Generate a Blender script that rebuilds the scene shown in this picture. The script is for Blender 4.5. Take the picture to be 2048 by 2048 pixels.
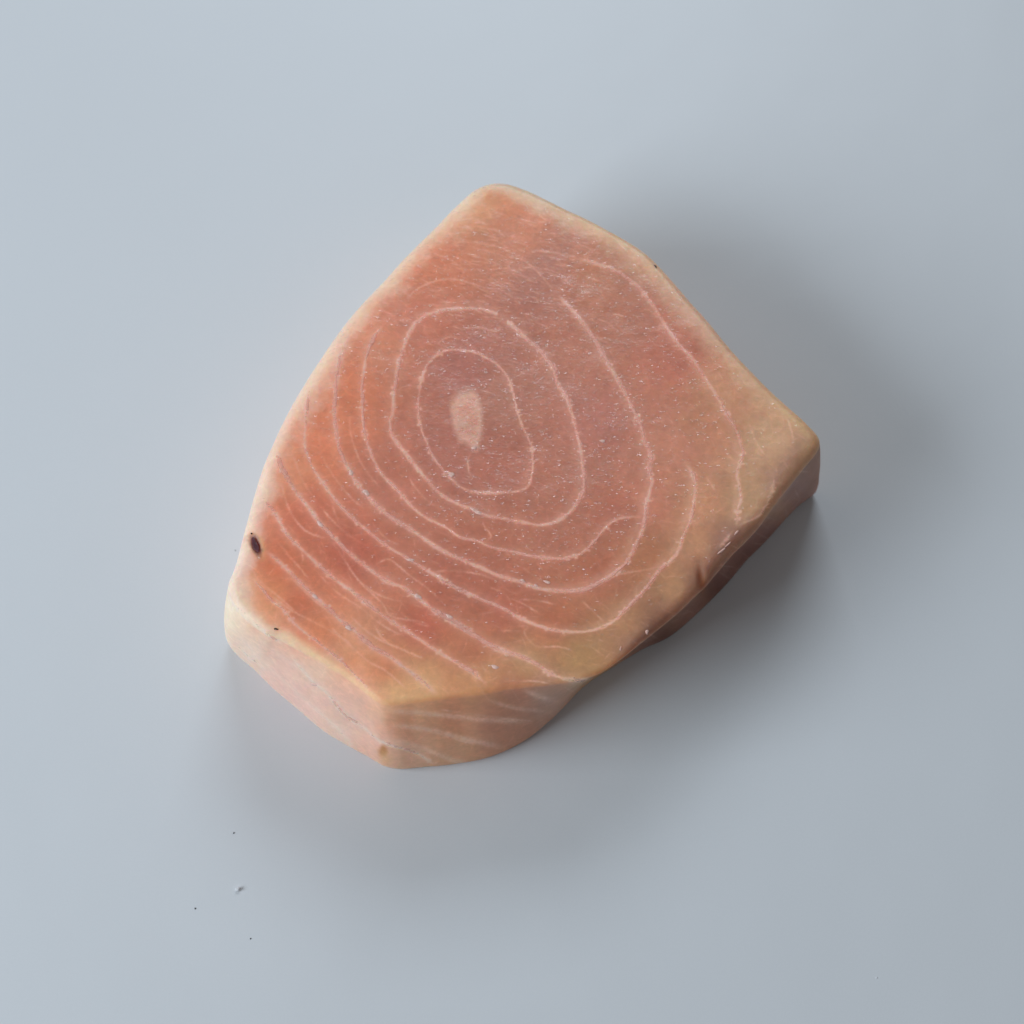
import bpy, math, random
import numpy as np
from mathutils import Vector
from mathutils.bvhtree import BVHTree

for o in list(bpy.data.objects):
    bpy.data.objects.remove(o)
S = bpy.context.scene
random.seed(7)
RNG = np.random.RandomState(11)

# ---------------------------------------------------------------- camera
T = 0.028                       # thickness of the fish piece
DIST, LENS, TILT = 0.34, 68.0, math.radians(22)
cam_d = bpy.data.cameras.new('camera')
cam = bpy.data.objects.new('camera', cam_d)
S.collection.objects.link(cam)
cam_d.lens = LENS; cam_d.sensor_width = 36
cam_d.clip_start = 0.01; cam_d.clip_end = 20
CPOS = Vector((0, -math.sin(TILT)*DIST, T + math.cos(TILT)*DIST))
cam.location = CPOS
cam.rotation_euler = (TILT, 0, 0)
cam_d.dof.use_dof = True
cam_d.dof.focus_distance = DIST - 0.001
cam_d.dof.aperture_fstop = 20
S.camera = cam
S.render.resolution_x = S.render.resolution_y = 1024

# ---------------------------------------------------------------- world + lights
W = bpy.data.worlds.new('World'); S.world = W; W.use_nodes = True
bg = W.node_tree.nodes['Background']
bg.inputs[0].default_value = (0.97, 0.985, 1.0, 1)
bg.inputs[1].default_value = 0.175

def area(name, loc, aim, sx, sy, power, col):
    d = bpy.data.lights.new(name, 'AREA'); d.shape = 'RECTANGLE'
    d.size = sx; d.size_y = sy; d.energy = power; d.color = col
    o = bpy.data.objects.new(name, d); S.collection.objects.link(o)
    o.location = loc
    v = Vector(aim) - Vector(loc)
    o.rotation_euler = v.to_track_quat('-Z', 'Y').to_euler()
    return o
area('window_light', (-0.78, -0.24, 0.50), (-0.03, 0, 0), 0.62, 0.42, 7.7, (0.80, 0.905, 1.0))
area('far_window_light', (0.04, 0.72, 0.66), (0, 0, 0), 0.46, 0.34, 3.4, (0.81, 0.905, 1.0))

vs = S.view_settings
S.display_settings.display_device = 'sRGB'
vs.view_transform = 'Standard'; vs.look = 'None'; vs.gamma = 1; vs.exposure = 0
vs.use_curve_mapping = False

# ---------------------------------------------------------------- helpers
def px_dir(u, v):
    a = float(u-1024)/2048*36/LENS; b = float(v-1024)/2048*36/LENS
    f = Vector((0, math.sin(TILT), -math.cos(TILT)))
    up = Vector((0, math.cos(TILT), math.sin(TILT)))
    return (f + Vector((a, 0, 0)) - b*up).normalized()

def on_plane(u, v, z):
    d = px_dir(u, v)
    k = (z - CPOS.z)/d.z
    return CPOS + d*k

def to_px(P):
    """world points (n,3) -> design coordinates in the 2048 grid"""
    P = P - np.array(CPOS)
    f = np.array((0, math.sin(TILT), -math.cos(TILT)))
    up = np.array((0, math.cos(TILT), math.sin(TILT)))
    dz = P @ f
    return 1024 + P[:, 0]/dz*LENS/36*2048, 1024 - (P @ up)/dz*LENS/36*2048

def vnoise(x, y, seed=0):
    """smooth 2D value noise, -1..1"""
    r = np.random.RandomState(seed); tab = r.rand(256, 256)*2-1
    xi = np.floor(x).astype(int); yi = np.floor(y).astype(int)
    fx = x-xi; fy = y-yi
    fx = fx*fx*(3-2*fx); fy = fy*fy*(3-2*fy)
    g = lambda i, j: tab[i % 256, j % 256]
    return ((g(xi, yi)*(1-fx)+g(xi+1, yi)*fx)*(1-fy) +
            (g(xi, yi+1)*(1-fx)+g(xi+1, yi+1)*fx)*fy)

def fbm(x, y, seed=0, oct=4):
    a = 1; s = 0; t = 0
    for k in range(oct):
        s = s + a*vnoise(x*2**k, y*2**k, seed+k); t += a; a *= .5
    return s/t

def closed_spline(P, M):
    """periodic centripetal-like Catmull-Rom through P (n,d), M samples, uniform per control by chord"""
    P = np.array(P, float); n = len(P)
    t = np.linspace(0, n, M, endpoint=False)
    i = np.floor(t).astype(int); f = (t-i)[:, None]
    p0, p1, p2, p3 = P[(i-1) % n], P[i % n], P[(i+1) % n], P[(i+2) % n]
    return .5*((2*p1)+(-p0+p2)*f+(2*p0-5*p1+4*p2-p3)*f*f+(-p0+3*p1-3*p2+p3)*f**3)

def open_spline(P, step):
    P = np.array(P, float)
    Q = np.vstack([2*P[0]-P[1], P, 2*P[-1]-P[-2]])
    out = []
    for k in range(len(P)-1):
        p0, p1, p2, p3 = Q[k:k+4]
        m = max(2, int(np.linalg.norm(p2-p1)/step))
        f = np.linspace(0, 1, m, endpoint=False)[:, None]
        out.append(.5*((2*p1)+(-p0+p2)*f+(2*p0-5*p1+4*p2-p3)*f*f+(-p0+3*p1-3*p2+p3)*f**3))
    out.append(P[-1:])
    return np.vstack(out)

def lin(c):
    c = np.array(c, float)/255
    return np.where(c <= .04045, c/12.92, ((c+.055)/1.055)**2.4)

def sstep(a, b, x):
    t = np.clip((x-a)/(b-a), 0, 1); return t*t*(3-2*t)

def tag(o, label=None, cat=None, group=None, kind=None):
    if label: o['label'] = label
    if cat: o['category'] = cat
    if group: o['group'] = group
    if kind: o['kind'] = kind
    return o

def mesh_obj(name, V, F, mat, parent=None, smooth=True, attrs=None):
    me = bpy.data.meshes.new(name)
    V = np.asarray(V, np.float32); F = np.asarray(F, np.int32)
    k = F.shape[1]
    me.vertices.add(len(V)); me.vertices.foreach_set('co', V.ravel())
    me.loops.add(F.size); me.loops.foreach_set('vertex_index', F.ravel())
    me.polygons.add(len(F))
    me.polygons.foreach_set('loop_start', np.arange(0, F.size, k, dtype=np.int32))
    me.polygons.foreach_set('use_smooth', np.full(len(F), smooth))
    me.update(calc_edges=True); me.validate()
    for nm, arr in (attrs or {}).items():
        if arr.ndim == 2:
            a = me.attributes.new(nm, 'FLOAT_COLOR', 'POINT')
            c = np.ones((len(V), 4), np.float32); c[:, :3] = arr
            a.data.foreach_set('color', c.ravel())
        else:
            a = me.attributes.new(nm, 'FLOAT', 'POINT')
            a.data.foreach_set('value', arr.astype(np.float32))
    me.materials.append(mat)
    o = bpy.data.objects.new(name, me); S.collection.objects.link(o)
    o.parent = parent
    return o

# ---------------------------------------------------------------- materials
def new_mat(name):
    m = bpy.data.materials.new(name); m.use_nodes = True
    nt = m.node_tree
    return m, nt, nt.nodes['Principled BSDF'], nt.nodes['Material Output']

def N(nt, typ, **kw):
    n = nt.nodes.new(typ)
    for k, v in kw.items():
        if hasattr(n, k): setattr(n, k, v)
        else: n.inputs[k].default_value = v
    return n

def math_node(nt, op, a, b=None, clamp=False):
    n = nt.nodes.new('ShaderNodeMath'); n.operation = op; n.use_clamp = clamp
    for i, x in enumerate((a, b)):
        if x is None: continue
        if isinstance(x, (int, float)): n.inputs[i].default_value = x
        else: nt.links.new(x, n.inputs[i])
    return n.outputs[0]

def flesh_material():
    m, nt, p, out = new_mat('raw_fish_flesh')
    L = nt.links.new
    col = N(nt, 'ShaderNodeAttribute', attribute_name='tint')
    wet = N(nt, 'ShaderNodeAttribute', attribute_name='wet')
    tc = N(nt, 'ShaderNodeTexCoord')
    # fine mottling of the muscle
    n1 = N(nt, 'ShaderNodeTexNoise', Scale=900.0, Detail=3.0, Roughness=0.65); L(tc.outputs['Object'], n1.inputs['Vector'])
    n2 = N(nt, 'ShaderNodeTexNoise', Scale=170.0, Detail=5.0, Roughness=0.6); L(tc.outputs['Object'], n2.inputs['Vector'])
    v = math_node(nt, 'ADD', math_node(nt, 'MULTIPLY', n1.outputs[0], 0.30), math_node(nt, 'MULTIPLY', n2.outputs[0], 0.34))
    # faint web of membranes between the fibres
    wb = N(nt, 'ShaderNodeVectorMath', operation='SCALE'); wb.inputs['Scale'].default_value = 0.006; L(n2.outputs['Color'], wb.inputs[0])
    wa = N(nt, 'ShaderNodeVectorMath', operation='ADD'); L(tc.outputs['Object'], wa.inputs[0]); L(wb.outputs[0], wa.inputs[1])
    wm = N(nt, 'ShaderNodeMapping'); wm.inputs['Rotation'].default_value = (0, 0, math.radians(35)); wm.inputs['Scale'].default_value = (1.0, 1.9, 1.0); L(wa.outputs[0], wm.inputs['Vector'])
    ve = N(nt, 'ShaderNodeTexVoronoi', Scale=170.0); ve.feature = 'DISTANCE_TO_EDGE'; L(wm.outputs[0], ve.inputs['Vector'])
    web = math_node(nt, 'SUBTRACT', 1.0, math_node(nt, 'MULTIPLY', ve.outputs['Distance'], 22.0), True)
    web = math_node(nt, 'MULTIPLY', web, math_node(nt, 'MULTIPLY', n1.outputs[0], 0.13))
    v = math_node(nt, 'ADD', v, web)
    v = math_node(nt, 'ADD', v, 0.675)
    mul = N(nt, 'ShaderNodeVectorMath', operation='SCALE'); L(col.outputs['Color'], mul.inputs[0]); L(v, mul.inputs['Scale'])
    L(mul.outputs[0], p.inputs['Base Color'])
    p.inputs['Subsurface Weight'].default_value = 0.78
    p.inputs['Subsurface Radius'].default_value = (1.0, 0.38, 0.20)
    p.inputs['Subsurface Scale'].default_value = 0.0045
    p.inputs['Subsurface Anisotropy'].default_value = 0.3
    p.inputs['IOR'].default_value = 1.38
    rg = math_node(nt, 'SUBTRACT', 0.52, math_node(nt, 'MULTIPLY', wet.outputs['Fac'], 0.22))
    L(rg, p.inputs['Roughness'])
    # wet film: moist, crinkled, catches tiny glints stretched across the cut
    mp = N(nt, 'ShaderNodeMapping'); mp.inputs['Scale'].default_value = (0.60, 1.15, 1.0)
    mp.inputs['Rotation'].default_value = (0, 0, math.radians(14))
    L(tc.outputs['Object'], mp.inputs['Vector'])
    g1 = N(nt, 'ShaderNodeTexNoise', Scale=2100.0, Detail=2.0, Roughness=0.6); L(mp.outputs[0], g1.inputs['Vector'])
    g2 = N(nt, 'ShaderNodeTexNoise', Scale=620.0, Detail=3.0, Roughness=0.55, Distortion=0.6); L(mp.outputs[0], g2.inputs['Vector'])
    g3 = N(nt, 'ShaderNodeTexNoise', Scale=110.0, Detail=2.0); L(tc.outputs['Object'], g3.inputs['Vector'])
    h = math_node(nt, 'ADD', math_node(nt, 'MULTIPLY', g1.outputs[0], 0.5), math_node(nt, 'MULTIPLY', g2.outputs[0], 0.55))
    amp = math_node(nt, 'ADD', math_node(nt, 'MULTIPLY', wet.outputs['Fac'], 0.8), 0.10)
    h = math_node(nt, 'MULTIPLY', h, amp)
    h = math_node(nt, 'ADD', h, math_node(nt, 'MULTIPLY', g3.outputs[0], 0.9))
    b = N(nt, 'ShaderNodeBump', Strength=1.0, Distance=0.00010); L(h, b.inputs['Height'])
    L(b.outputs[0], p.inputs['Normal'])
    # beads of moisture: small stretched domes that each catch the windows
    def beads(scale, sx, sy, rad, thr, rot):
        mq = N(nt, 'ShaderNodeMapping'); mq.inputs['Scale'].default_value = (sx, sy, 0.3); mq.inputs['Rotation'].default_value = (0, 0, math.radians(rot))
        wv = N(nt, 'ShaderNodeVectorMath', operation='SCALE'); wv.inputs['Scale'].default_value = 0.0006
        L(g2.outputs['Color'], wv.inputs[0])
        ad = N(nt, 'ShaderNodeVectorMath', operation='ADD'); L(tc.outputs['Object'], ad.inputs[0]); L(wv.outputs[0], ad.inputs[1])
        L(ad.outputs[0], mq.inputs['Vector'])
        vo = N(nt, 'ShaderNodeTexVoronoi', Scale=float(scale)); L(mq.outputs[0], vo.inputs['Vector'])
        sp = nt.nodes.new('ShaderNodeSeparateColor'); L(vo.outputs['Color'], sp.inputs[0])
        sel = math_node(nt, 'GREATER_THAN', math_node(nt, 'ADD', sp.outputs[0], math_node(nt, 'MULTIPLY', wet.outputs['Fac'], 0.5)), thr)
        r = math_node(nt, 'DIVIDE', vo.outputs['Distance'], rad)
        dome = math_node(nt, 'SUBTRACT', 1.0, math_node(nt, 'MULTIPLY', r, r), True)
        return math_node(nt, 'MULTIPLY', math_node(nt, 'MULTIPLY', dome, sel), math_node(nt, 'MULTIPLY', math_node(nt, 'SUBTRACT', wet.outputs['Fac'], .07, True), 5.0, True))
    d1 = beads(950, .5, 1.5, .38, 1.08, 10); d2 = beads(1900, .45, 1.35, .45, .90, 16)
    dd = math_node(nt, 'ADD', d1, math_node(nt, 'MULTIPLY', d2, .62))
    b2 = N(nt, 'ShaderNodeBump', Strength=1.0, Distance=0.00016); L(dd, b2.inputs['Height']); L(b.outputs[0], b2.inputs['Normal'])
    L(b2.outputs[0], p.inputs['Coat Normal'])
    cw = math_node(nt, 'ADD', math_node(nt, 'MULTIPLY', wet.outputs['Fac'], 0.12), math_node(nt, 'MULTIPLY', dd, 2.5), True)
    L(cw, p.inputs['Coat Weight'])
    p.inputs['Coat Roughness'].default_value = 0.08
    p.inputs['Coat IOR'].default_value = 1.8
    return m

def membrane_material():
    m, nt, p, out = new_mat('connective_membrane')
    L = nt.links.new
    fade = N(nt, 'ShaderNodeAttribute', attribute_name='fade')
    tint = N(nt, 'ShaderNodeAttribute', attribute_name='tint')
    tc = N(nt, 'ShaderNodeTexCoord')
    mp = N(nt, 'ShaderNodeMapping'); mp.inputs['Scale'].default_value = (0.6, 1.5, 1.0); L(tc.outputs['Object'], mp.inputs['Vector'])
    n1 = N(nt, 'ShaderNodeTexNoise', Scale=1300.0, Detail=3.0, Roughness=0.65); L(mp.outputs[0], n1.inputs['Vector'])
    n2 = N(nt, 'ShaderNodeTexNoise', Scale=330.0, Detail=2.0); L(tc.outputs['Object'], n2.inputs['Vector'])
    s = math_node(nt, 'ADD', math_node(nt, 'MULTIPLY', n1.outputs[0], 1.5), math_node(nt, 'MULTIPLY', n2.outputs[0], 1.1))
    s = math_node(nt, 'SUBTRACT', s, 1.30)
    a = math_node(nt, 'ADD', math_node(nt, 'MULTIPLY', fade.outputs['Fac'], 1.0), s)
    a = math_node(nt, 'MULTIPLY', math_node(nt, 'SUBTRACT', a, 0.45), 2.2, True)
    a = math_node(nt, 'MULTIPLY', a, sstep_node(nt, fade.outputs['Fac']))
    L(tint.outputs['Color'], p.inputs['Base Color'])
    p.inputs['Roughness'].default_value = 0.38
    p.inputs['Coat Weight'].default_value = 0.5
    p.inputs['Coat Roughness'].default_value = 0.16
    a = math_node(nt, 'MULTIPLY', a, 0.72)
    L(a, p.inputs['Alpha'])
    b = N(nt, 'ShaderNodeBump', Strength=1.0, Distance=0.00030); L(n1.outputs[0], b.inputs['Height'])
    L(b.outputs[0], p.inputs['Normal']); L(b.outputs[0], p.inputs['Coat Normal'])
    return m

def sstep_node(nt, x):
    n = nt.nodes.new('ShaderNodeMapRange'); n.interpolation_type = 'SMOOTHSTEP'
    nt.links.new(x, n.inputs['Value']); n.inputs['From Min'].default_value = 0.0; n.inputs['From Max'].default_value = 0.45
    return n.outputs[0]

def simple_mat(name, col, rough, noise=0.15, scale=1500, bump=0.0001, sss=0.0):
    m, nt, p, out = new_mat(name); L = nt.links.new
    tc = N(nt, 'ShaderNodeTexCoord')
    n = N(nt, 'ShaderNodeTexNoise', Scale=float(scale), Detail=3.0); L(tc.outputs['Object'], n.inputs['Vector'])
    r = nt.nodes.new('ShaderNodeValToRGB')
    r.color_ramp.elements[0].position = .3; r.color_ramp.elements[1].position = .7
    c = np.array(col)
    r.color_ramp.elements[0].color = (*(c*(1-noise)), 1); r.color_ramp.elements[1].color = (*(c*(1+noise)), 1)
    L(n.outputs[0], r.inputs[0]); L(r.outputs[0], p.inputs['Base Color'])
    p.inputs['Roughness'].default_value = rough
    b = N(nt, 'ShaderNodeBump', Strength=1.0, Distance=bump); L(n.outputs[0], b.inputs['Height']); L(b.outputs[0], p.inputs['Normal'])
    if sss:
        p.inputs['Subsurface Weight'].default_value = sss
        p.inputs['Subsurface Radius'].default_value = (1, .5, .3); p.inputs['Subsurface Scale'].default_value = .001
    return m

def table_material():
    m, nt, p, out = new_mat('smooth_white_laminate'); L = nt.links.new
    tc = N(nt, 'ShaderNodeTexCoord')
    n1 = N(nt, 'ShaderNodeTexNoise', Scale=14.0, Detail=3.0); L(tc.outputs['Object'], n1.inputs['Vector'])
    n2 = N(nt, 'ShaderNodeTexNoise', Scale=2600.0, Detail=2.0, Roughness=.6); L(tc.outputs['Object'], n2.inputs['Vector'])
    v = math_node(nt, 'ADD', math_node(nt, 'MULTIPLY', n1.outputs[0], .03), math_node(nt, 'MULTIPLY', n2.outputs[0], .045))
    v = math_node(nt, 'ADD', v, .9625)
    c = N(nt, 'ShaderNodeVectorMath', operation='SCALE'); c.inputs[0].default_value = (0.640, 0.655, 0.672); L(v, c.inputs['Scale'])
    L(c.outputs[0], p.inputs['Base Color'])
    p.inputs['Roughness'].default_value = 0.42
    p.inputs['IOR'].default_value = 1.45
    h = math_node(nt, 'ADD', math_node(nt, 'MULTIPLY', n1.outputs[0], 6.0), math_node(nt, 'MULTIPLY', n2.outputs[0], .10))
    b = N(nt, 'ShaderNodeBump', Strength=1.0, Distance=0.00012); L(h, b.inputs['Height']); L(b.outputs[0], p.inputs['Normal'])
    return m

# ---------------------------------------------------------------- the table top
s = 1.0
tb = mesh_obj('tabletop', [(-s, -s, 0), (s, -s, 0), (s, s, 0), (-s, s, 0), (-s, -s, -.03), (s, -s, -.03), (s, s, -.03), (-s, s, -.03)],
              [(0, 1, 2, 3), (7, 6, 5, 4), (0, 4, 5, 1), (1, 5, 6, 2), (2, 6, 7, 3), (3, 7, 4, 0)], table_material(), smooth=False)
tag(tb, kind='structure', label='smooth pale grey white tabletop under the raw fish')

# ---------------------------------------------------------------- outline of the fish piece
H = None
CTRL = [  # rim point, base point (None: this side faces away), edge rounding in mm, outward bulge in mm
    ((997, 366), H, 1.8, 0), ((1045, 377), H, 1.6, 0), ((1115, 410), H, 1.4, 0), ((1200, 453), H, 1.3, 0),
    ((1284, 502), H, 1.3, 0), ((1350, 567), H, 1.6, 0), ((1412, 638), H, 1.6, 0), ((1476, 716), H, 1.3, 0),
    ((1551, 790), H, 1.6, 0), ((1612, 845), H, 1.9, .2), ((1640, 886), (1630, 985), 2.3, .5), ((1606, 938), (1590, 1023), 2.6, .2),
    ((1560, 996), (1537, 1086), 2.4, -1.2), ((1508, 1066), (1500, 1124), 2.6, -2.2), ((1455, 1120), (1457, 1175), 2.4, -2.6), ((1410, 1172), (1403, 1229), 2.2, -2.6),
    ((1356, 1225), (1345, 1278), 2.0, -2.4), ((1300, 1272), (1288, 1305), 1.8, -2.2), ((1240, 1318), (1225, 1342), 1.1, -1.8), ((1188, 1352), (1168, 1378), 1.1, -1.0),
    ((1120, 1366), (1106, 1440), 1.2, 0), ((1036, 1376), (1050, 1488), 1.3, .2), ((966, 1390), (980, 1521), 1.3, .3), ((904, 1397), (904, 1536), 1.2, .3),
    ((850, 1405), (850, 1541), 1.2, .2), ((800, 1412), (800, 1545), 1.2, .2), ((766, 1409), (766, 1538), 1.1, .2), ((732, 1386), (732, 1519), 1.3, .2),
    ((699, 1361), (695, 1499), 1.5, .3), ((660, 1335), (645, 1468), 1.7, .5), ((612, 1308), (595, 1425), 1.8, .7), ((567, 1282), (543, 1379), 1.8, .9),
    ((528, 1264), (510, 1344), 1.7, 1.0), ((492, 1238), (484, 1321), 1.6, 1.2), ((465, 1205), (465, 1296), 1.6, 1.4), ((456, 1170), (462, 1270), 1.8, .8),
    ((468, 1134), H, 2.2, 0), ((484, 1072), H, 2.6, 0), ((507, 990), H, 2.8, 0), ((538, 898), H, 3.0, 0), ((588, 802), H, 3.2, 0), ((638, 720), H, 3.4, 0),
    ((705, 628), H, 3.6, 0), ((785, 539), H, 3.8, 0), ((858, 466), H, 3.8, 0), ((922, 400), H, 3.6, 0), ((956, 374), H, 3.5, 0)]
CEN = np.array(on_plane(1010, 900, T))[:2]

def resample_map(P, M):
    """positions along the control index giving even arc length"""
    D = closed_spline(P, 8000)
    d = np.linalg.norm(np.roll(D, -1, 0)-D, axis=1); c = np.concatenate([[0], np.cumsum(d)])
    return np.interp(np.linspace(0, c[-1], M, endpoint=False), c, np.arange(8001)/8000*len(P))

def spl_at(P, t):
    P = np.array(P, float); n = len(P)
    if P.ndim == 1: P = P[:, None]
    i = np.floor(t).astype(int); f = (t-i)[:, None]
    p0, p1, p2, p3 = P[(i-1) % n], P[i % n], P[(i+1) % n], P[(i+2) % n]
    return .5*((2*p1)+(-p0+p2)*f+(2*p0-5*p1+4*p2-p3)*f*f+(-p0+3*p1-3*p2+p3)*f**3)

RIM = np.array([np.array(on_plane(*c[0], T - c[2]*.0006))[:2] for c in CTRL])
nxt = np.roll(RIM, -1, 0)-np.roll(RIM, 1, 0)
OUTN = np.stack([-nxt[:, 1], nxt[:, 0]], 1); OUTN /= np.linalg.norm(OUTN, axis=1)[:, None]
BASE = np.array([np.array(on_plane(*c[1], 0.0))[:2] if c[1] else RIM[i]-OUTN[i]*.0014 for i, c in enumerate(CTRL)])
HID = np.array([0. if c[1] else 1. for c in CTRL])

def build_body(M, NR, NS):
    t = resample_map(RIM, M)
    R = spl_at(RIM, t); B = spl_at(BASE, t)
    r = spl_at([c[2]*.001 for c in CTRL], t)[:, 0]; bl = spl_at([c[3]*.001 for c in CTRL], t)[:, 0]
    hid = np.clip(spl_at(HID, t)[:, 0], 0, 1)
    tg = np.roll(R, -1, 0)-np.roll(R, 1, 0); on = np.stack([-tg[:, 1], tg[:, 0]], 1)
    for _ in range(6):
        on = on + np.roll(on, 1, 0) + np.roll(on, -1, 0); on /= np.linalg.norm(on, axis=1)[:, None]
    if (on*(R-CEN)).sum(1).mean() < 0: on = -on
    ang = np.arange(M)/M*2*np.pi
    # small irregularities of the knife cut
    wob = fbm(t*1.1, t*0+3, 5, 2)*.00016
    wob[-40:] *= np.linspace(1, 0, 40); wob[:40] *= np.linspace(0, 1, 40)
    R = R + on*wob[:, None]
    inner = R - on*r[:, None]
    rows = []; info = []
    for k in range(1, NR+1):
        q = k/NR
        rows.append(np.column_stack([CEN+(inner-CEN)*q, np.full(M, T)]))
        info.append(np.column_stack([(1-q)*np.linalg.norm(inner-CEN, axis=1)+r, np.zeros(M), t]))
    NA = max(4, NS//4)
    for k in range(1, NA+1):
        a = k/NA*math.pi/2*.93
        rows.append(np.column_stack([inner+on*(r*math.sin(a))[:, None], T-r*(1-math.cos(a))]))
        info.append(np.column_stack([r*(1-math.sin(a)), np.full(M, k/NA*.1), t]))
    top = rows[-1].copy(); BB = np.column_stack([B, np.zeros(M)])
    for k in range(1, NS+1):
        q = k/NS
        P = top*(1-q)+BB*q
        P[:, :2] += on*(bl*4*q*(1-q))[:, None]
        tt = B*12+q*7
        P[:, :2] += on*(fbm(t*1.1, q*2.5+t*0, 31, 2)*.00022*math.sin(math.pi*q)*sstep(0, 1.5, np.minimum(t, len(CTRL)-t)))[:, None]
        # the foot turns in where it meets the table
        u = max(0, (q-.9)/.1)
        P[:, :2] -= on*(.0007*u*u)
        rows.append(P)
        info.append(np.column_stack([np.zeros(M), np.full(M, .1+.9*q), t]))
    rows.append(np.column_stack([B-on*.004, np.full(M, 0.0001)])); info.append(info[-1].copy())
    V = np.vstack([np.array([[CEN[0], CEN[1], T]])]+rows)
    I = np.vstack([np.array([[.03, 0, 0]])]+info)
    nr = len(rows); j = np.arange(M); jn = (j+1) % M
    F = [np.stack([np.zeros(M, int), 1+j, 1+jn, 1+jn], 1)]
    quads = []
    for k in range(nr-1):
        a = 1+k*M
        quads.append(np.stack([a+j, a+M+j, a+M+jn, a+jn], 1))
    tri = F[0][:, :3]
    Q = np.vstack(quads)
    # orientation fan first ring as quads w/ a doubled corner is avoided: use tris via separate list
    hidv = np.concatenate([[0], np.tile(hid, nr)])
    return V, I, Q, tri, hidv, nr, M

# ---------------------------------------------------------------- design data for the cut surface (2048 grid)
ORG = {'1': (700, 340), '2': (1150, 340), '3': (440, 800), '4': (800, 700), '5': (1200, 800), '6': (440, 1100), '7': (850, 1100)}
def G(*parts):
    out = []
    for k, pts in parts:
        o = ORG.get(k)
        for x, y in pts:
            out.append((o[0]+x/3.864, o[1]+y/3.864) if o else (x, y))
    return out

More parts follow.
